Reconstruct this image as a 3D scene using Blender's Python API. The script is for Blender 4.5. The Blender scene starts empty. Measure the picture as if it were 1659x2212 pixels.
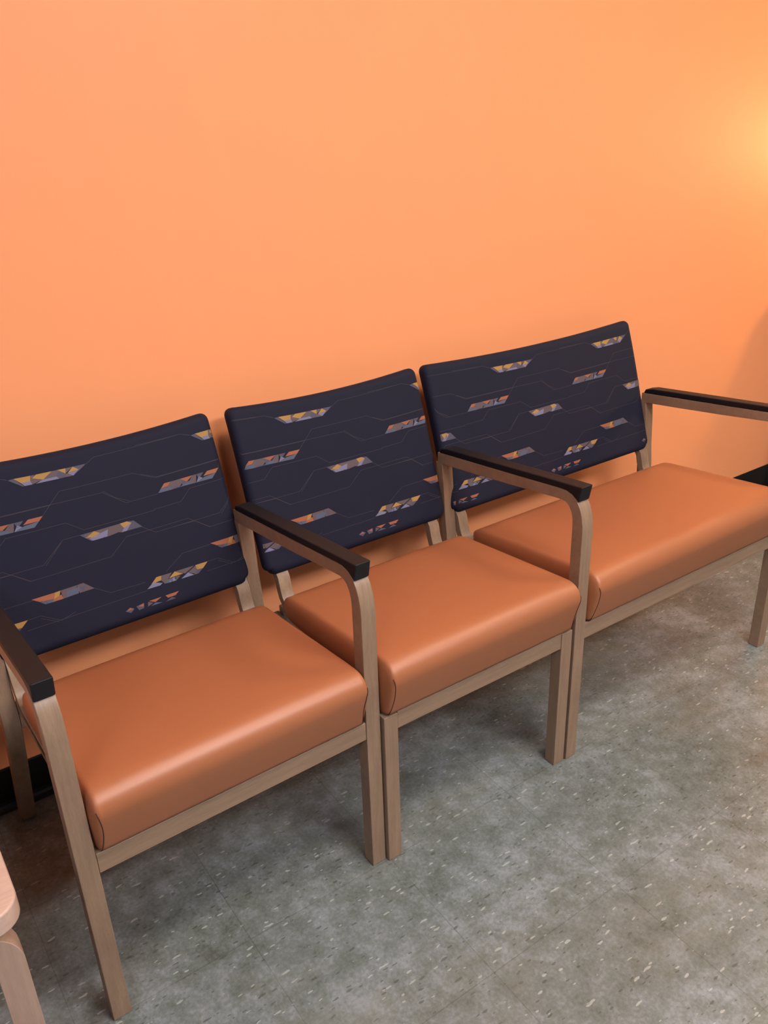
import bpy, bmesh, math, random
from mathutils import Vector, Matrix

# ------------------------------------------------------------------ camera, world, lights, exposure
SC = bpy.context.scene
COL = SC.collection
SC.view_settings.view_transform = 'Standard'
SC.view_settings.look = 'None'
SC.view_settings.gamma = 1
SC.view_settings.use_curve_mapping = False
SC.view_settings.exposure = 0.0

def make_camera():
    y, p, r = math.radians(34.1423), math.radians(-24.7922), math.radians(-1.977)
    fw = Vector((math.sin(y)*math.cos(p), math.cos(y)*math.cos(p), math.sin(p)))
    rt = Vector((math.cos(y), -math.sin(y), 0)); up = rt.cross(fw)
    rt2 = math.cos(r)*rt + math.sin(r)*up; up2 = -math.sin(r)*rt + math.cos(r)*up
    cd = bpy.data.cameras.new('camera'); co = bpy.data.objects.new('camera', cd); COL.objects.link(co)
    m = Matrix((rt2, up2, -fw)).transposed().to_4x4()
    m.translation = Vector((-0.1292, -1.6336, 1.321))
    co.matrix_world = m
    cd.sensor_fit = 'HORIZONTAL'; cd.sensor_width = 36.0; cd.lens = 1842.03/1659*36
    cd.clip_start = 0.02
    SC.camera = co
make_camera()

w = bpy.data.worlds.new('world'); SC.world = w; w.use_nodes = True
w.node_tree.nodes['Background'].inputs[0].default_value = (0.8, 0.86, 1, 1)
w.node_tree.nodes['Background'].inputs[1].default_value = 0.3

CEIL = 2.62
# recessed ceiling panels of the room: x, y, size x, size y, colour, radiance
PANELS = [(0.80, -1.42, 1.0, 0.35, (1.0, 0.94, 0.88), 27.0),
          (2.30, -1.25, 0.4, 0.35, (1.0, 0.86, 0.66), 50.0),
          (-1.5, -2.4, 1.2, 0.6, (0.78, 0.84, 1.0), 23.0),
          (1.1, -2.85, 1.5, 0.6, (0.95, 0.96, 1.0), 38.0)]
LAMP = (3.36, -0.40, 1.20, (1.0, 0.66, 0.26), 190.0)   # floor lamp beyond the right edge: x, y, shade height, colour, radiance

# ------------------------------------------------------------------ helpers
def link(o):
    COL.objects.link(o); return o

def mesh_obj(name, verts, faces, mats, parent=None, smooth=True, mi=None, bevel=0, wn=False):
    me = bpy.data.meshes.new(name)
    me.from_pydata([tuple(v) for v in verts], [], faces)
    if not isinstance(mats, (list, tuple)): mats = [mats]
    for m in mats: me.materials.append(m)
    if mi: me.polygons.foreach_set('material_index', mi)
    bm = bmesh.new(); bm.from_mesh(me); bmesh.ops.recalc_face_normals(bm, faces=bm.faces)
    if bevel:
        es = [e for e in bm.edges if len(e.link_faces) == 2 and e.calc_face_angle() > 0.5]
        bmesh.ops.bevel(bm, geom=es, offset=bevel, segments=3, affect='EDGES', profile=0.6, clamp_overlap=True)
    bm.to_mesh(me); bm.free()
    me.polygons.foreach_set('use_smooth', [smooth]*len(me.polygons))
    o = link(bpy.data.objects.new(name, me))
    if bevel and smooth:
        md = o.modifiers.new('wn', 'WEIGHTED_NORMAL'); md.keep_sharp = False
    if parent: o.parent = parent
    return o

def box_vf(x0, x1, y0, y1, z0, z1):
    v = [(x, y, z) for x in (x0, x1) for y in (y0, y1) for z in (z0, z1)]
    f = [(0, 1, 3, 2), (4, 6, 7, 5), (0, 4, 5, 1), (2, 3, 7, 6), (0, 2, 6, 4), (1, 5, 7, 3)]
    return v, f

def box(name, x0, x1, y0, y1, z0, z1, m, parent=None, bevel=0.0015):
    v, f = box_vf(x0, x1, y0, y1, z0, z1)
    return mesh_obj(name, v, f, m, parent, bevel=bevel)

def strip(name, outer, inner, x0, x1, m, parent, bevel=0.0015, ends=(True, True)):
    """bent ply: outer and inner side profiles (same count) in y,z swept from x0 to x1"""
    n = len(outer); v = []; f = []
    for (a, b) in zip(outer, inner):
        v += [(x0, a[0], a[1]), (x1, a[0], a[1]), (x1, b[0], b[1]), (x0, b[0], b[1])]
    for i in range(n-1):
        for k in range(4):
            a = i*4+k; b = i*4+(k+1) % 4
            f.append((a, b, b+4, a+4))
    e = (n-1)*4
    if ends[0]: f.append((3, 2, 1, 0))
    if ends[1]: f.append((e, e+1, e+2, e+3))
    return mesh_obj(name, v, f, m, parent, bevel=bevel)

def arc(c, r0, r1, a0, a1, n):
    return [(c[0]+r0*math.cos(math.radians(a0+(a1-a0)*i/n)), c[1]+r1*math.sin(math.radians(a0+(a1-a0)*i/n))) for i in range(n+1)]

def offset_path(path, d):
    out = []
    for i, p in enumerate(path):
        a = path[max(i-1, 0)]; b = path[min(i+1, len(path)-1)]
        t = Vector((b[0]-a[0], b[1]-a[1])).normalized()
        out.append((p[0]-t.y*d, p[1]+t.x*d))
    return out

def tube(name, pts, r, m, parent=None, seg=8):
    v = []; f = []; n = len(pts)
    for i, p in enumerate(pts):
        a = Vector(pts[max(i-1, 0)]); b = Vector(pts[min(i+1, n-1)]); t = (b-a).normalized()
        u = t.orthogonal().normalized() if abs(t.z) < .9 else t.cross(Vector((1, 0, 0))).normalized()
        w_ = t.cross(u)
        for k in range(seg):
            an = 2*math.pi*k/seg
            v.append(Vector(p)+(u*math.cos(an)+w_*math.sin(an))*r)
    for i in range(n-1):
        for k in range(seg):
            f.append((i*seg+k, i*seg+(k+1) % seg, (i+1)*seg+(k+1) % seg, (i+1)*seg+k))
    f.append(tuple(range(seg))[::-1]); f.append(tuple((n-1)*seg+k for k in range(seg)))
    return mesh_obj(name, v, f, m, parent)

def thing(name, label, cat, loc=(0, 0, 0), rz=0, group=None):
    o = link(bpy.data.objects.new(name, None)); o.empty_display_size = .05
    o.location = loc; o.rotation_euler = (0, 0, rz); o['label'] = label; o['category'] = cat
    if group: o['group'] = group
    return o

def struct(o):
    o['kind'] = 'structure'; return o

# ------------------------------------------------------------------ materials
def srgb(r, g, b):
    f = lambda c: (c/255/12.92 if c/255 <= .04045 else ((c/255+.055)/1.055)**2.4)
    return (f(r), f(g), f(b), 1)

class NT:
    def __init__(s, name):
        s.m = bpy.data.materials.new(name); s.m.use_nodes = True
        s.t = s.m.node_tree; s.b = s.t.nodes['Principled BSDF']
    def n(s, typ, **kw):
        x = s.t.nodes.new('ShaderNode'+typ)
        for k, v in kw.items():
            if hasattr(x, k) and not k.startswith('i_'): setattr(x, k, v)
        return x
    def l(s, a, b): s.t.links.new(a, b)
    def coords(s, scale=(1, 1, 1), rot=(0, 0, 0), obj=True, loc=(0, 0, 0)):
        tc = s.n('TexCoord'); mp = s.n('Mapping')
        s.l(tc.outputs['Object'], mp.inputs[0])
        mp.inputs['Scale'].default_value = scale; mp.inputs['Rotation'].default_value = rot; mp.inputs['Location'].default_value = loc
        return mp.outputs[0]
    def noise(s, vec, scale, detail=4, rough=.5):
        x = s.n('TexNoise'); s.l(vec, x.inputs['Vector']); x.inputs['Scale'].default_value = scale
        x.inputs['Detail'].default_value = detail; x.inputs['Roughness'].default_value = rough
        return x.outputs['Fac']
    def ramp(s, fac, stops):
        x = s.n('ValToRGB'); s.l(fac, x.inputs[0]); el = x.color_ramp.elements
        while len(el) < len(stops): el.new(.5)
        for e, (p, c) in zip(el, stops): e.position = p; e.color = c if len(c) == 4 else (*c, 1)
        return x.outputs[0]
    def mix(s, fac, a, b, mode='MIX'):
        x = s.n('Mix'); x.data_type = 'RGBA'; x.blend_type = mode
        for sock, v in ((x.inputs[0], fac), (x.inputs[6], a), (x.inputs[7], b)):
            if isinstance(v, (int, float, tuple)): sock.default_value = v
            else: s.l(v, sock)
        return x.outputs[2]
    def math(s, op, a, b=None, c=None):
        x = s.n('Math'); x.operation = op
        for i, v in enumerate((a, b, c)):
            if v is None: continue
            if isinstance(v, (int, float)): x.inputs[i].default_value = v
            else: s.l(v, x.inputs[i])
        return x.outputs[0]
    def bump(s, h, strength, dist=.001):
        x = s.n('Bump'); s.l(h, x.inputs['Height']); x.inputs['Strength'].default_value = strength; x.inputs['Distance'].default_value = dist
        s.l(x.outputs[0], s.b.inputs['Normal'])
    def set(s, col=None, rough=None, spec=None, metal=None, coat=None, sheen=None):
        B = s.b.inputs
        if col is not None:
            if isinstance(col, tuple): B['Base Color'].default_value = col
            else: s.l(col, B['Base Color'])
        if rough is not None:
            if isinstance(rough, (int, float)): B['Roughness'].default_value = rough
            else: s.l(rough, B['Roughness'])
        if spec is not None: B['Specular IOR Level'].default_value = spec
        if metal is not None: B['Metallic'].default_value = metal
        if coat is not None: B['Coat Weight'].default_value = coat[0]; B['Coat Roughness'].default_value = coat[1]
        if sheen is not None: B['Sheen Weight'].default_value = sheen; B['Sheen Roughness'].default_value = .5
        return s.m

def wood_mat(name, light, dark, along='z', rough=.42):
    t = NT(name)
    sc = {'z': (14, 14, 1.0), 'x': (1.0, 14, 14), 'y': (14, 1.0, 14), 'arm': (16, 1.6, 1.6)}[along]
    v = t.coords(sc)
    a = t.noise(v, 6, 5, .6); v2 = t.coords(tuple(k*5 for k in sc)); b = t.noise(v2, 9, 3, .5)
    f = t.math('MULTIPLY_ADD', b, .35, t.math('MULTIPLY', a, .75))
    col = t.ramp(f, [(.30, dark), (.72, light)])
    t.bump(b, .12, .0004)
    return t.set(col, rough, .45)

MAT = {}
def flat(name, col, rough=.5, spec=.5, **k):
    return NT(name).set(col, rough, spec, **k)

def build_materials():
    L, D = srgb(152, 122, 97), srgb(120, 94, 75)
    for a in ('x', 'y', 'z', 'arm'): MAT['wood_'+a] = wood_mat('beech_wood_'+a, L, D, a)
    MAT['pale_wood'] = wood_mat('pale_wood_top', srgb(204, 170, 152), srgb(184, 150, 132), 'x', .3)
    MAT['pale_wood_z'] = wood_mat('pale_wood_leg', srgb(174, 142, 122), srgb(150, 120, 102), 'z', .42)
    t = NT('black_urethane'); v = t.coords((1, 1, 1)); n = t.noise(v, 900, 2)
    t.bump(n, .12, .0002); MAT['pad'] = t.set(srgb(21, 20, 24), .52, .28)
    t = NT('copper_vinyl'); v = t.coords((1, 1, 1)); n = t.noise(v, 700, 2, .6); n2 = t.noise(v, 9, 3)
    c = t.mix(t.math('MULTIPLY', n, .5), srgb(160, 93, 57), srgb(178, 110, 71))
    t.bump(t.math('ADD', n, t.math('MULTIPLY', n2, 3.0)), .10, .0006)
    MAT['vinyl'] = t.set(c, .45, .6, metal=.06)
    MAT['seam'] = flat('dark_seam_thread', srgb(70, 30, 20), .8)
    t = NT('navy_fabric'); v = t.coords((1, 1, 1)); n = t.noise(v, 1500, 2, .7)
    c = t.mix(n, srgb(22, 21, 34), srgb(30, 30, 49)); t.bump(n, .35, .0004)
    MAT['navy'] = t.set(c, .75, .22)
    for k, c in dict(yellow=(168, 126, 68), lav=(120, 116, 142), brown=(96, 80, 82), orange=(156, 92, 64), slate=(86, 90, 108), dim=(82, 76, 92), thread=(72, 62, 68)).items():
        t = NT('fabric_'+k); v = t.coords((1, 1, 1)); n = t.noise(v, 1500, 2, .7); t.bump(n, .3, .0003)
        MAT[k] = t.set(t.mix(t.math('MULTIPLY', n, .5), srgb(*c), srgb(*[int(q*.82) for q in c])), .7, .3)
    # wall paint
    t = NT('orange_wall_paint'); v = t.coords((1, 1, 1)); n = t.noise(v, 260, 3, .6); n2 = t.noise(v, 2.2, 3)
    c = t.mix(t.math('MULTIPLY', n2, .25), srgb(252, 160, 108), srgb(254, 166, 113)); t.bump(n, .18, .0008)
    MAT['wall'] = t.set(c, .5, .35)
    MAT['white'] = flat('grey_wall_paint', srgb(104, 106, 112), .7)
    MAT['ceiling'] = flat('ceiling_tile_white', srgb(165, 165, 168), .8)
    t = NT('black_rubber_base'); v = t.coords((1, 1, 1)); n = t.noise(v, 40, 3); t.bump(n, .2, .001)
    MAT['base'] = t.set(srgb(20, 20, 19), .35, .4)
    MAT['frame'] = flat('fixture_white_metal', srgb(220, 220, 218), .4)
    MAT['steel'] = flat('zinc_steel', srgb(170, 168, 160), .3, metal=.9)
    MAT['foot'] = flat('dark_glide', srgb(30, 26, 24), .5)
    # floor
    t = NT('vinyl_composition_tile')
    P = t.coords((1, 1, 1))
    sx = t.n('SeparateXYZ'); t.l(P, sx.inputs[0])
    OX, OY, T = .2501, -.6048, .3048
    def joint(c, o):
        a = t.math('FRACT', t.math('DIVIDE', t.math('SUBTRACT', c, o), T))
        d = t.math('MINIMUM', a, t.math('SUBTRACT', 1.0, a))
        return t.math('MULTIPLY', d, T)
    dm = t.math('MINIMUM', joint(sx.outputs[0], OX), joint(sx.outputs[1], OY))
    wob = t.noise(P, 14, 3)
    jm = t.math('LESS_THAN', dm, t.math('MULTIPLY_ADD', wob, .0022, -.0003))
    def cell(c, o): return t.math('FLOOR', t.math('DIVIDE', t.math('SUBTRACT', c, o), T))
    cx_, cy_ = cell(sx.outputs[0], OX), cell(sx.outputs[1], OY)
    cv = t.n('CombineXYZ'); t.l(cx_, cv.inputs[0]); t.l(cy_, cv.inputs[1])
    wn = t.n('TexWhiteNoise'); wn.noise_dimensions = '3D'; t.l(cv.outputs[0], wn.inputs['Vector'])
    big = t.noise(P, 3.2, 6, .62); med = t.noise(P, 26, 5, .65); fine = t.noise(P, 150, 3, .6)
    f = t.math('ADD', t.math('MULTIPLY', big, .36), t.math('ADD', t.math('MULTIPLY', med, .38), t.math('MULTIPLY', fine, .26)))
    base = t.ramp(f, [(.38, srgb(80, 82, 74)), (.5, srgb(108, 111, 106)), (.62, srgb(138, 140, 142))])
    base = t.mix(t.math('MULTIPLY', wn.outputs['Value'], .12), base, srgb(112, 110, 100))
    def chips(rot, scale, seed, lo, hi, th, thick):
        mp = t.n('Mapping'); t.l(P, mp.inputs[0]); mp.inputs['Rotation'].default_value = (0, 0, rot)
        mp.inputs['Scale'].default_value = scale; mp.inputs['Location'].default_value = (seed, seed*1.7, 0)
        dn = t.n('TexNoise'); t.l(P, dn.inputs['Vector']); dn.inputs['Scale'].default_value = 45; dn.inputs['Detail'].default_value = 3
        ad = t.mix(.9, (0, 0, 0, 1), dn.outputs['Color'])
        va = t.n('VectorMath'); va.operation = 'ADD'; t.l(mp.outputs[0], va.inputs[0]); t.l(ad, va.inputs[1])
        vo = t.n('TexVoronoi'); vo.voronoi_dimensions = '2D'; t.l(va.outputs[0], vo.inputs['Vector']); vo.inputs['Scale'].default_value = 1.0; vo.inputs['Randomness'].default_value = 1
        sc_ = t.n('SeparateColor'); t.l(vo.outputs['Color'], sc_.inputs[0])
        r = sc_.outputs[0]
        inr = t.math('MULTIPLY', t.math('GREATER_THAN', r, lo), t.math('LESS_THAN', r, hi))
        sz = t.math('MULTIPLY', sc_.outputs[1], thick)
        edge = t.math('LESS_THAN', vo.outputs['Distance'], t.math('ADD', sz, th))
        return t.math('MULTIPLY', inr, edge)
    d1 = chips(.25, (40, 120, 1), 3.1, .0, .16, .03, .24)
    d2 = chips(1.3, (46, 130, 1), 7.7, .2, .30, .02, .20)
    w1 = chips(-.1, (34, 110, 1), 12.3, .0, .09, .03, .24)
    w2 = chips(1.0, (42, 120, 1), 21.9, .4, .47, .02, .22)
    c = t.mix(t.math('MULTIPLY', t.math('MAXIMUM', d1, d2), .62), base, srgb(62, 61, 52))
    c = t.mix(t.math('MULTIPLY', t.math('MAXIMUM', w1, w2), .5), c, srgb(186, 184, 172))
    stain = t.noise(t.coords((1, 1.8, 1), (0, 0, .5), loc=(4, 2, 0)), 2.1, 5, .7)
    sm = t.ramp(stain, [(.5, (0, 0, 0)), (.68, (1, 1, 1))])
    c = t.mix(t.math('MULTIPLY', sm, .35), c, srgb(120, 114, 96))
    c = t.mix(t.math('MULTIPLY', jm, .4), c, srgb(62, 60, 52))
    rr = t.ramp(t.noise(P, 9, 5, .7), [(.3, (.30,)*3), (.7, (.46,)*3)])
    t.bump(t.math('SUBTRACT', t.math('MULTIPLY', med, .8), t.math('MULTIPLY', jm, 1.0)), .12, .001)
    MAT['floor'] = t.set(c, rr, .5)
build_materials()

# ------------------------------------------------------------------ setting
X0, X1, Y0 = -2.6, 5.2, -4.6
def shell():
    def plane(name, vs, m):
        return struct(mesh_obj(name, vs, [(0, 1, 2, 3)], m, smooth=False))
    def slab(name, a, m):
        v, f = box_vf(*a); return struct(mesh_obj(name, v, f, m, smooth=False))
    slab('floor', (X0, X1, Y0, .12, -.1, 0), MAT['floor'])
    slab('wall_back', (X0, X1, 0, .12, 0, CEIL), MAT['wall'])
    slab('wall_left', (X0-.12, X0, Y0, .12, 0, CEIL), MAT['white'])
    slab('wall_right', (X1, X1+.12, Y0, .12, 0, CEIL), MAT['white'])
    slab('wall_front', (X0-.12, X1+.12, Y0-.12, Y0, 0, CEIL), MAT['white'])
    slab('ceiling', (X0-.12, X1+.12, Y0-.12, .12, CEIL, CEIL+.1), MAT['ceiling'])
    # cove base: profile in y,z with a toe that curves onto the floor
    prof = [(0, .1016), (-.0022, .1010), (-.0032, .0985), (-.0032, .020), (-.0045, .012), (-.0075, .0065), (-.0120, .0030), (-.0170, .0016), (-.0185, 0.0002), (0, 0.0002)]
    v = []; f = []
    for x in (X0, X1): v += [(x, a, b) for a, b in prof]
    n = len(prof)
    for i in range(n): f.append((i, (i+1) % n, n+(i+1) % n, n+i))
    f.append(tuple(range(n))); f.append(tuple(range(n, 2*n))[::-1])
    struct(mesh_obj('baseboard_back', v, f, MAT['base'], smooth=False))
shell()

def panel(i, x, y, sx, sy, col, rad):
    places = ['nearest the wall above the chairs', 'warm one towards the right end of the row', 'cool one behind the camera to the left', 'cool one behind the camera to the right']
    t = thing('ceiling_light', 'recessed flat ceiling light panel, ' + places[i], 'ceiling light', (x, y, CEIL), group='ceiling light panels')
    fr = []
    fw_ = .025
    v = []; f = []
    for (a, b, c, d) in ((-sx/2-fw_, sx/2+fw_, -sy/2-fw_, -sy/2), (-sx/2-fw_, sx/2+fw_, sy/2, sy/2+fw_), (-sx/2-fw_, -sx/2, -sy/2, sy/2), (sx/2, sx/2+fw_, -sy/2, sy/2)):
        vv, ff = box_vf(a, b, c, d, -.02, 0); o = len(v); v += vv; f += [tuple(k+o for k in q) for q in ff]
    mesh_obj('frame', v, f, MAT['frame'], t, smooth=False)
    m = NT('lit_diffuser_%s' % ['near', 'warm', 'left', 'right'][i]); m.set((.8, .8, .8, 1), .6)
    m.b.inputs['Emission Color'].default_value = (*col, 1); m.b.inputs['Emission Strength'].default_value = rad
    vv, ff = box_vf(-sx/2, sx/2, -sy/2, sy/2, -.012, -.004)
    mesh_obj('diffuser', vv, ff, m.m, t, smooth=False)
for i, a in enumerate(PANELS): panel(i, *a)

# ------------------------------------------------------------------ upholstery pattern (millimetres on the back cushion)
PER = 354.0
def q4(t0, t1, t2, t3, c): return ([t0, t1, t2, t3], c)
# each motif: list of (polygon, colour key)
MOTIF = [
 # A: yellow over lavender
 ([(87, 321), (97, 322), (112, 304.5), (109, 304.5)], 'dim'), ([(97, 322), (126, 321.5), (124, 312), (108, 311)], 'yellow'),
 ([(108, 311), (124, 312), (126, 304.3), (113, 304.5)], 'lav'), ([(126, 321.5), (134, 321.5), (124, 311)], 'brown'), ([(126, 304.3), (124, 312), (140, 308)], 'brown'),
 ([(128, 316), (136, 321.5), (164, 321.3), (146, 309)], 'yellow'), ([(124, 312), (128, 316), (146, 309), (140, 307)], 'brown'),
 ([(132, 304.3), (146, 309), (170, 309), (174, 303.9)], 'lav'), ([(146, 309), (164, 321.3), (176, 321.2), (170, 309)], 'brown'),
 ([(174, 321.2), (189, 321), (187, 311)], 'yellow'), ([(170, 309), (176, 321.2), (187, 311), (186, 304), (174, 303.9)], 'dim'),
 ([(191, 311), (202, 320.9), (212, 313)], 'yellow'), ([(187, 311), (189, 321), (202, 320.9)], 'brown'), ([(190, 310.5), (212, 313), (200, 303.6)], 'lav'),
 ([(187, 310), (190, 310.5), (200, 303.6), (186, 303.9)], 'brown'), ([(202, 320.9), (227, 320.7), (212, 312)], 'dim'), ([(212, 312), (227, 320.7), (203, 305)], 'brown'),
 # B: orange over slate
 ([(-5, 226), (3, 234), (20, 233), (24, 225.5)], 'slate'), ([(3, 234), (11, 242), (24, 241.9), (16, 234)], 'orange'), ([(16, 234), (24, 241.9), (44, 241.9), (48, 234), (40, 226), (24, 225.5)], 'brown'),
 ([(24, 225.5), (40, 226), (32, 230)], 'dim'), ([(44, 241.9), (72, 241.9), (58, 233)], 'orange'), ([(44, 241.9), (58, 233), (48, 226)], 'dim'), ([(40, 226), (76, 225.3), (60, 233)], 'slate'),
 ([(72, 241.9), (80, 241.9), (76, 225.3), (62, 232)], 'brown'), ([(80, 241.9), (96, 241.9), (84, 231)], 'dim'), ([(77, 225.3), (92, 231), (84, 236)], 'lav'), ([(77, 225.3), (112, 224.5), (96, 232)], 'slate'),
 ([(94, 234), (104, 241.9), (130, 241.8), (122, 234)], 'orange'), ([(96, 232), (122, 234), (112, 224.5)], 'slate'),
 # C: short yellow and lavender
 ([(185, 188), (194, 188), (207, 171), (204, 171)], 'dim'), ([(194, 180), (212, 188), (222, 182), (214, 176)], 'yellow'), ([(200, 177), (222, 181), (226, 171), (207, 171)], 'lav'),
 ([(194, 188), (212, 188), (196, 180)], 'brown'), ([(212, 188), (262, 188.5), (256, 173), (240, 171), (226, 171), (222, 182)], 'brown'), ([(222, 181), (238, 184), (234, 171), (226, 171)], 'lav'),
 ([(262, 188.5), (276, 189), (284, 184), (268, 178)], 'yellow'), ([(262, 188.5), (268, 178), (262, 171), (256, 173)], 'brown'), ([(268, 178), (284, 184), (272, 171), (262, 171)], 'lav'), ([(276, 189), (289, 187), (303, 170.5), (272, 171)], 'dim'),
 # D: orange with grey tail
 ([(78, 97), (92, 90), (100, 81), (112, 81)], 'dim'), ([(78, 97), (104, 97), (92, 88)], 'orange'), ([(92, 88), (104, 97), (120, 97), (116, 86)], 'orange'), ([(92, 87), (116, 86), (112, 81), (100, 81)], 'slate'),
 ([(120, 97), (130, 97.5), (124, 84), (116, 86)], 'yellow'), ([(116, 86), (130, 90), (132, 81), (112, 81)], 'orange'), ([(130, 97.5), (160, 98), (156, 82), (132, 81)], 'brown'),
 ([(140, 92), (164, 94), (160, 82), (138, 81.5)], 'slate'), ([(160, 98), (172, 98.5), (190, 82), (162, 82)], 'brown'), ([(164, 94), (176, 91), (168, 83)], 'dim'),
 # E: yellow and lavender
 ([(286, 47.5), (300, 57), (318, 50), (312, 46.8)], 'lav'), ([(296, 55), (308, 65), (318, 65), (316, 56)], 'yellow'), ([(316, 56), (318, 65), (340, 64.5), (330, 54), (322, 47)], 'brown'),
 ([(322, 47), (330, 54), (346, 54), (342, 46.2)], 'slate'), ([(332, 55), (346, 64.4), (362, 55)], 'yellow'), ([(328, 46.6), (342, 54.5), (346, 46.2)], 'lav'), ([(346, 64.4), (388, 63.8), (366, 54)], 'brown'),
 ([(346, 46.2), (346, 54.5), (356, 53)], 'brown'), ([(356, 46), (372, 54), (384, 45.5)], 'lav'), ([(372, 54), (392, 63.6), (396, 52), (388, 46)], 'brown'), ([(390, 63.6), (417, 63.2), (405, 53), (392, 54)], 'yellow'), ([(392, 54), (405, 53), (393, 45.3), (384, 45.5)], 'dim'),
 # F: row of faint chips near the lower edge
 ([(236, 19), (246, 24), (254, 19), (246, 13)], 'dim'), ([(238, 19), (246, 23), (252, 19)], 'orange'), ([(258, 22), (274, 24), (272, 14), (262, 13)], 'dim'), ([(262, 21), (273, 23), (272, 17)], 'orange'),
 ([(280, 14), (292, 18), (282, 23)], 'brown'), ([(284, 24), (310, 24), (296, 18)], 'orange'), ([(286, 13), (310, 13), (296, 17)], 'slate'), ([(318, 24), (346, 24), (338, 18), (322, 18)], 'orange'), ([(316, 12), (338, 12), (330, 17)], 'dim'),
]
LINES = [[(-27, 332), (66, 330), (85, 322)], [(227, 320), (244, 330), (419, 330), (439, 322)], [(-30, 272), (-1, 259), (139, 259), (243, 257), (283, 225), (347, 225)], [(245, 259), (266, 240), (290, 227)],
 [(130, 242), (168, 280), (308, 279), (349, 258), (500, 258)], [(-20, 197), (37, 197), (60, 218), (166, 218), (195, 196), (334, 195)], [(185, 188), (154, 188), (112, 152), (-25, 152)], [(150, 184), (116, 150)],
 [(6, 152), (56, 151), (85, 130), (233, 131), (269, 160), (396, 160), (437, 130), (440, 130)], [(302, 170), (326, 152), (360, 152)], [(190, 82), (217, 64), (285, 62)], [(330, 70), (370, 95), (432, 95)],
 [(60, 44), (285, 45)], [(417, 63), (440, 63), (473, 43), (500, 50)], [(440, 58), (468, 42)]]

def clip_poly(P, axis, lim, sign):
    out = []
    for i in range(len(P)):
        a, b = P[i], P[(i+1) % len(P)]
        ia = (a[axis]-lim)*sign >= 0; ib = (b[axis]-lim)*sign >= 0
        if ia: out.append(a)
        if ia != ib:
            t = (lim-a[axis])/(b[axis]-a[axis]); out.append((a[0]+(b[0]-a[0])*t, a[1]+(b[1]-a[1])*t))
    return out

def pattern_polys(W, L, off):
    """strips of flat polygons (metres) clipped to the cushion face"""
    res = []
    lo, hi = -.004, W+.004
    for k in (-2, -1, 0, 1, 2):
        dx = (off+k*PER)/1000
        fx = lambda a, b: (1.003*a/1000+.045*b/1000-.006+dx, .9904*b/1000+.0084)
        items = [([fx(a, b) for a, b in poly], c) for poly, c in MOTIF]
        for ln in LINES:
            for a, b in zip(ln, ln[1:]):
                A = Vector(fx(*a)); B = Vector(fx(*b)); d = (B-A).normalized(); n = Vector((-d.y, d.x))*.00034
                A -= d*.0003; B += d*.0003
                items.append(([(A.x+n.x, A.y+n.y), (B.x+n.x, B.y+n.y), (B.x-n.x, B.y-n.y), (A.x-n.x, A.y-n.y)], 'thread'))
        for poly, c in items:
            x0 = min(p[0] for p in poly); x1 = max(p[0] for p in poly)
            if x1 < lo or x0 > hi: continue
            n = max(1, int(math.ceil((x1-x0)/.009)))
            for s in range(n):
                a = max(lo, x0+(x1-x0)*s/n); b = min(hi, x0+(x1-x0)*(s+1)/n)
                if b <= a: continue
                q = clip_poly(poly, 0, a, 1)
                if len(q) > 2: q = clip_poly(q, 0, b, -1)
                if len(q) > 2: q = clip_poly(q, 1, .0, 1)
                if len(q) > 2: res.append((q, c))
    return res

# ------------------------------------------------------------------ cushion shapes
def grid_ticks(a, b, r, n, m=7):
    t = [a + r*(1-math.cos(math.pi/2*i/m)) if False else a+r*i/m for i in range(m)]
    t += [a+r+(b-a-2*r)*i/n for i in range(n)]
    t += [b-r+r*i/m for i in range(m+1)]
    return t

def cube_grid(tx, ty, tz):
    """surface grid of a box with given ticks -> verts, faces"""
    idx = {}; V = []; F = []
    def vid(p):
        k = tuple(round(c, 7) for c in p)
        if k not in idx: idx[k] = len(V); V.append(p)
        return idx[k]
    def face(ta, tb, mk):
        for i in range(len(ta)-1):
            for j in range(len(tb)-1):
                F.append(tuple(vid(mk(a, b)) for a, b in ((ta[i], tb[j]), (ta[i+1], tb[j]), (ta[i+1], tb[j+1]), (ta[i], tb[j+1]))))
    face(tx, ty, lambda a, b: (a, b, tz[0])); face(tx, ty, lambda a, b: (a, b, tz[-1]))
    face(tx, tz, lambda a, b: (a, ty[0], b)); face(tx, tz, lambda a, b: (a, ty[-1], b))
    face(ty, tz, lambda a, b: (tx[0], a, b)); face(ty, tz, lambda a, b: (tx[-1], a, b))
    return V, F

def rounder(lo, hi, R, grow=0, RL=None):
    RL = RL or R
    def f(p):
        c = [min(max(p[i], lo[i]+RL[i]), hi[i]-R[i]) for i in range(3)]
        q = [R[i] if p[i] >= c[i] else RL[i] for i in range(3)]
        d = [(p[i]-c[i])/q[i] for i in range(3)]
        l = math.sqrt(sum(k*k for k in d))
        if l < 1e-9: return tuple(p)
        return tuple(c[i]+d[i]/l*(q[i]+grow) for i in range(3))
    return f

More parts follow.
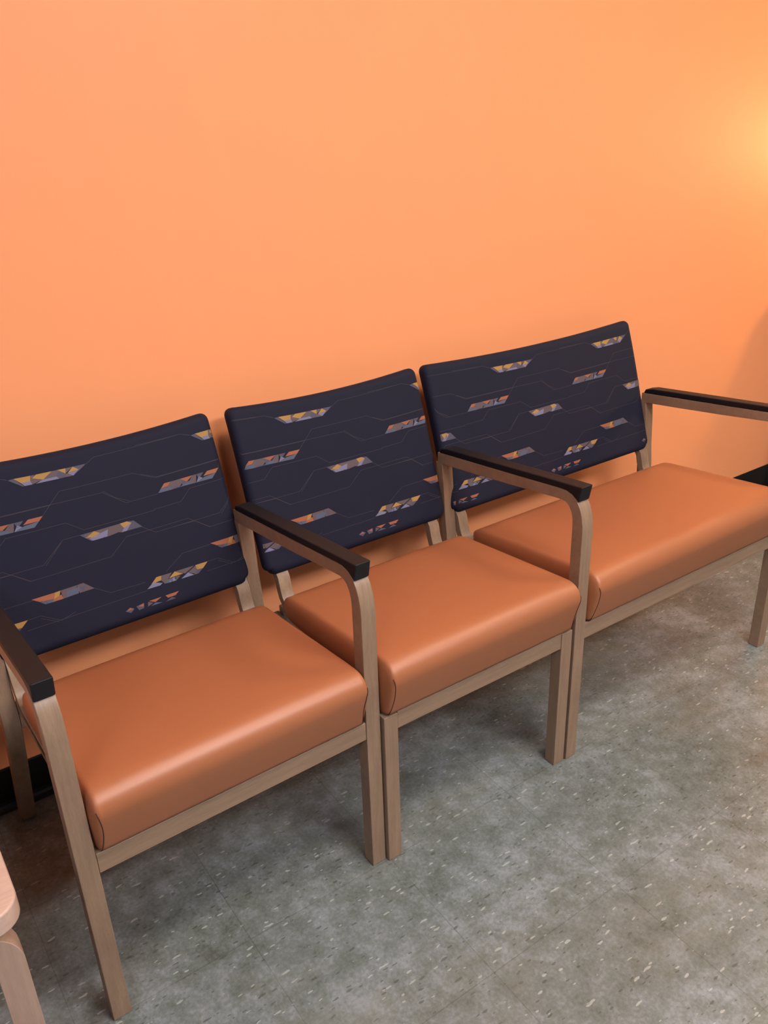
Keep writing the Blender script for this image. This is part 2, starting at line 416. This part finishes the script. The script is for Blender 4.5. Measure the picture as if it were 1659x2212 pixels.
BK_Y, BK_Z, BK_K, BK_L, BK_T = .414, .452, .33, .363, .038
def make_backrest(x0b, x1b, x0t, x1t, off, parent):
    """box coordinates: u across, s up the lean, t depth (0 front)"""
    W = x1b-x0b
    lo, hi, R = (0, 0, 0), (W, BK_L, BK_T), (.016, .017, .015)
    nl = math.hypot(1, BK_K); du = Vector((0, BK_K, 1))/nl; dn = Vector((0, 1, -BK_K))/nl
    rc = .026
    def shape(p, grow=0):
        u, s, t = rounder(lo, hi, R, grow)(p)
        # rounded lower corners
        for side in (0, 1):
            a = u if side == 0 else W-u
            if a < rc and s < rc:
                qx, qy = rc-a, rc-s; m = max(qx, qy); l = math.hypot(qx, qy)
                if l > 1e-9: k = m/l; k = 1-(1-k)*.9; a = rc-qx*k; s = rc-qy*k
                u = a if side == 0 else W-a
        e = (2*u/W-1); v = s/BK_L
        s2 = s - .011*(1-e*e)*max(0, v)**3
        t2 = t + (-.004*(1-e*e)*(1-(2*v-1)**2) if t < BK_T/2 else 0) + .006*max(0, v-.55)**2*4
        x = (x0b+(x0t-x0b)*v)+(u/W)*((x1b-x0b)+((x1t-x0t)-(x1b-x0b))*v)
        q = Vector((x, BK_Y, BK_Z))+du*s2+dn*t2
        return q
    V, F = cube_grid(grid_ticks(0, W, .03, int(W/.012)), grid_ticks(0, BK_L, .03, 28), grid_ticks(0, BK_T, .015, 2))
    verts = [shape(p) for p in V]
    bm_cush = (verts, F)
    keys = ['navy', 'yellow', 'lav', 'brown', 'orange', 'slate', 'dim', 'thread']
    verts = list(verts); faces = list(F); mi = [0]*len(F)
    for q, c in pattern_polys(W, BK_L, off):
        b = len(verts)
        pp = []
        for (u, s) in q:
            p = (min(max(u, 0), W), s, 0)
            h = shape(p, .0005 if c != 'thread' else .00035)
            pp.append(h - dn*(.00045 if c != 'thread' else .0003))
        verts += pp
        fa = list(range(b, b+len(pp)))
        # face towards the sitter
        n = (Vector(pp[1])-Vector(pp[0])).cross(Vector(pp[2])-Vector(pp[0]))
        if n.dot(dn) > 0: fa.reverse()
        faces.append(tuple(fa)); mi.append(keys.index(c))
    me = bpy.data.meshes.new('backrest'); me.from_pydata([tuple(v) for v in verts], [], faces)
    for k in keys: me.materials.append(MAT[k])
    me.polygons.foreach_set('material_index', mi); me.polygons.foreach_set('use_smooth', [m == 0 for m in mi])
    # consistent outward normals on the cushion body only
    bm = bmesh.new(); bm.from_mesh(me); bmesh.ops.recalc_face_normals(bm, faces=[f for f in bm.faces if f.material_index == 0]); bm.to_mesh(me); bm.free()
    o = link(bpy.data.objects.new('backrest', me)); o.parent = parent
    return o

def make_seat(x0, x1, parent):
    W = x1-x0
    lo, hi, R, RL = (0, -.031, 0), (W, .372, .122), (.009, .044, .046), (.009, .044, .006)
    zb = .3465
    def shape(p, grow=0):
        x, y, z = rounder(lo, hi, R, grow, RL)(p)
        e = 2*x/W-1; yy = (y+.031)/.403; f = z/.122
        y2 = y
        if yy < .5: y2 += (.5-yy)/.5*.029*(1-f)**1.3
        z2 = z
        z2 -= f*(.036*yy)                       # slopes to the back
        z2 += f*.007*(1-e**4)*(1-(2*yy-1)**4)-f*.002   # crown
        z2 += (1-f)*.032*min(1, max(0, (yy-.06)/.1))    # lip hangs in front of the rail
        e2 = 1-abs(e)
        bul = .0030*math.sin(math.pi*min(max(f, 0), 1))
        x2 = x + (bul if e > 0 else -bul)*min(1, abs(e)**12*1.0)
        # small tucks where the cover is gathered at the front corners
        return Vector((x0+x2, y2, zb+z2))
    V, F = cube_grid(grid_ticks(0, W, .03, int(W/.014)), grid_ticks(-.031, .372, .045, 26), grid_ticks(0, .122, .046, 6))
    o = mesh_obj('seat', [shape(p) for p in V], F, MAT['vinyl'], parent)
    for sx in (0, 1):
        pts = []
        for i in range(15):
            z = .098-.094*i/14
            xx = .0060+.006*math.sin(math.pi*i/14)
            p = shape((xx if sx == 0 else W-xx, -.031, z), .0004)
            pts.append(p)
        tube('seam', pts, .0007, MAT['seam'], o, 6)
    return o

# side profile of the bent arm (front face at y = 0)
def arm_profiles():
    outer = [(0, .425), (0, .50), (0, .565)]
    # outer bend from the leg to the arm slope
    outer += [(.0012, .583), (.0050, .601), (.0115, .617), (.0210, .6300), (.034, .6385), (.050, .6425), (.070, .6415)]
    outer += [(.20, .6285), (.33, .616), (.458, .6035)]
    inner = [(.028, .425), (.028, .50), (.028, .565)]
    inner += [(.0283, .578), (.0295, .590), (.0335, .6025), (.0400, .6120), (.0480, .6175), (.060, .6195), (.078, .6180)]
    inner += [(.20, .6035), (.33, .5895), (.458, .5765)]
    return outer, inner

def arm_pad(x0, x1, parent):
    # side profile, closed, y,z
    top = [(.0085, .6610), (.10, .6530), (.25, .6385), (.425, .6215), (.447, .6155)]
    bot = [(.0155, .6275), (.034, .6395), (.050, .6430), (.070, .6420), (.20, .6290), (.33, .6165), (.452, .6045)]
    prof = top+bot[::-1]
    n = len(prof); v = []; f = []
    for x in (x0, x1): v += [(x, a, b) for a, b in prof]
    for i in range(n): f.append((i, (i+1) % n, n+(i+1) % n, n+i))
    f.append(tuple(range(n))); f.append(tuple(range(n, 2*n))[::-1])
    return mesh_obj('arm_pad', v, f, MAT['pad'], parent, bevel=.0030)

LW = .030
def make_chair(name, label, loc, rz, W, arms, off, group):
    t = thing(name, label, 'chair', (loc[0], loc[1], 0), rz, group)
    for s, x in enumerate((0, W-LW)):
        # front leg
        if arms:
            strip('leg', [(0, .001), (0, .425)], [(.028, .001), (.028, .425)], x, x+LW, MAT['wood_arm'], t, ends=(True, False))
            o, i = arm_profiles()
            a = strip('armrest', o, i, x, x+LW, MAT['wood_arm'], t, ends=(False, True))
            arm_pad(x-.0005, x+LW+.0005, a)
        else:
            strip('leg', [(0, .001), (0, .345)], [(.028, .001), (.028, .345)], x, x+LW, MAT['wood_z'], t)
        # rear leg: splays back to the floor, stands up to the arm
        path = [(.549, .001), (.503, .11), (.457, .215), (.428, .295), (.420, .345)]
        if arms: path.append((.424, .40))
        th = [.025, .026, .027, .028, .028, .027]
        if arms: path += [(.431, .46), (.436, .53), (.4415, .5785)]; th += [.026, .025, .022]
        back = [(a+h, b) for (a, b), h in zip(path, th)]
        strip('leg', path, back, x, x+LW, MAT['wood_z'], t)
    ix0, ix1 = LW+.0005, W-LW-.0005
    box('front_rail', ix0, ix1, .0015, .022, .309, .3465, MAT['wood_x'], t)
    box('rear_rail', ix0, ix1, .424, .444, .310, .360, MAT['wood_x'], t)
    for x in (ix0, ix1-.020):
        box('side_rail', x, x+.020, .0245, .4235, .352, .378, MAT['wood_y'], t)
    # curved back supports
    si = .0305 if arms else .022
    for x in (si, W-si-.028):
        pr = [(.20, .3800), (.35, .3805), (.380, .3830), (.3960, .3890), (.4060, .4000), (.4120, .4160), (.4180, .4400), (.4330, .4600), (.4490, .480)]
        up_ = [(.4490+.33*k, .480+k) for k in (.06, .12, .18, .24)]
        # thickness towards the wall / floor side
        pr += up_
        lo = offset_path(pr, -.019)
        strip('back_support', pr, lo, x, x+.028, MAT['wood_z'], t, bevel=.0012)
    sx0, sx1 = (LW+.0035, W-LW-.0035) if arms else (.0030, W-.0030)
    make_seat(sx0, sx1, t)
    if arms: make_backrest(LW-(.012 if W > .6 else .005), W-LW+.007, .020 if W > .6 else LW-.004, W-.018 if W > .6 else W-LW+.004, off, t)
    else: make_backrest(0, W+.003, 0, W+.003, off, t)
    return t

GRP = 'waiting room chairs in a row against the orange wall'
make_chair('waiting_armchair', 'navy patterned armchair with copper seat and two black capped arms, left end of row', (0, -.6113), .0197, .5477, True, -1, GRP)
make_chair('waiting_chair', 'armless middle waiting chair with copper seat, between the two armchairs', (.5502, -.6092), .0013, .4782, False, 0, GRP)
make_chair('wide_waiting_armchair', 'extra wide armchair with broad copper seat and navy patterned back, right of the armless chair', (1.0343, -.6106), .0026, .755, True, 94, GRP)
make_chair('waiting_armchair', 'waiting armchair with copper seat standing apart beyond the right arm of the wide armchair', (2.66, -.62), 0.0, .5477, True, 0, GRP)

# ------------------------------------------------------------------ side table at the lower left
def side_table():
    t = thing('side_table', 'pale wooden side table with rounded corners and bent legs, in front of the leftmost armchair', 'side table', (-.36, -.475, 0))
    hx, hy, z0, z1, r = .272, .272, .420, .452, .035
    out = []
    for cx, cy, a in ((hx-r, hy-r, 0), (-hx+r, hy-r, 90), (-hx+r, -hy+r, 180), (hx-r, -hy+r, 270)):
        for k in range(9):
            an = math.radians(a+90*k/8); out.append((cx+r*math.cos(an), cy+r*math.sin(an)))
    n = len(out); v = [(x, y, z0) for x, y in out]+[(x, y, z1) for x, y in out]
    f = [(i, (i+1) % n, n+(i+1) % n, n+i) for i in range(n)]+[tuple(range(n))[::-1], tuple(range(n, 2*n))]
    mesh_obj('tabletop', v, f, MAT['pale_wood'], t, bevel=.004)
    # two bent ply hoops, each one leg - crosspiece - leg
    for y in (-.262, .227):
        R = .060; X = .261; zt = .4195
        for s in (1, -1):
            path = [(s*X, .001), (s*X, .18), (s*X, zt-R)]+[(s*(X-R+R*math.cos(math.radians(a))), zt-R+R*math.sin(math.radians(a))) for a in (11, 22, 34, 45, 56, 68, 79, 90)]+[(0, zt)]
            ip = [(s*(X-.036), .001), (s*(X-.036), .18), (s*(X-.036), zt-R)]+[(s*(X-R+(R-.036)*math.cos(math.radians(a))), zt-R+(R-.036)*math.sin(math.radians(a))) for a in (11, 22, 34, 45, 56, 68, 79, 90)]+[(0, zt-.036)]
            v = []; f = []
            for (a, b), (c, d) in zip(path, ip):
                v += [(a, y, b), (a, y+.035, b), (c, y+.035, d), (c, y, d)]
            m = len(path)
            for i in range(m-1):
                for k in range(4):
                    f.append((i*4+k, i*4+(k+1) % 4, (i+1)*4+(k+1) % 4, (i+1)*4+k))
            f.append((0, 1, 2, 3)); e = (m-1)*4; f.append((e+3, e+2, e+1, e))
            mesh_obj('leg', v, f, MAT['pale_wood_z'], t, bevel=.0015)
side_table()

# ------------------------------------------------------------------ floor lamp beyond the right edge of the photograph
def floor_lamp():
    x, y, z, col, rad = LAMP
    t = thing('floor_lamp', 'floor lamp with warm glowing drum shade standing beyond the chairs on the right', 'floor lamp', (x, y, 0))
    def lathe(name, prof, m, seg=32):
        v = []; f = []
        for (r, h) in prof:
            for k in range(seg):
                a = 2*math.pi*k/seg; v.append((r*math.cos(a), r*math.sin(a), h))
        for i in range(len(prof)-1):
            for k in range(seg): f.append((i*seg+k, i*seg+(k+1) % seg, (i+1)*seg+(k+1) % seg, (i+1)*seg+k))
        return mesh_obj(name, v, f, m, t)
    lathe('base', [(.001, .0), (.13, .0), (.135, .006), (.13, .016), (.03, .026), (.001, .026)], MAT['foot'])
    lathe('pole', [(.009, .024), (.009, z)], MAT['steel'], 12)
    m = NT('warm_lit_shade'); m.set((.8, .7, .5, 1), .7)
    m.b.inputs['Emission Color'].default_value = (*col, 1); m.b.inputs['Emission Strength'].default_value = rad
    lathe('shade', [(.055, z-.07), (.045, z+.07), (.042, z+.07), (.052, z-.07), (.055, z-.07)], m.m)
floor_lamp()
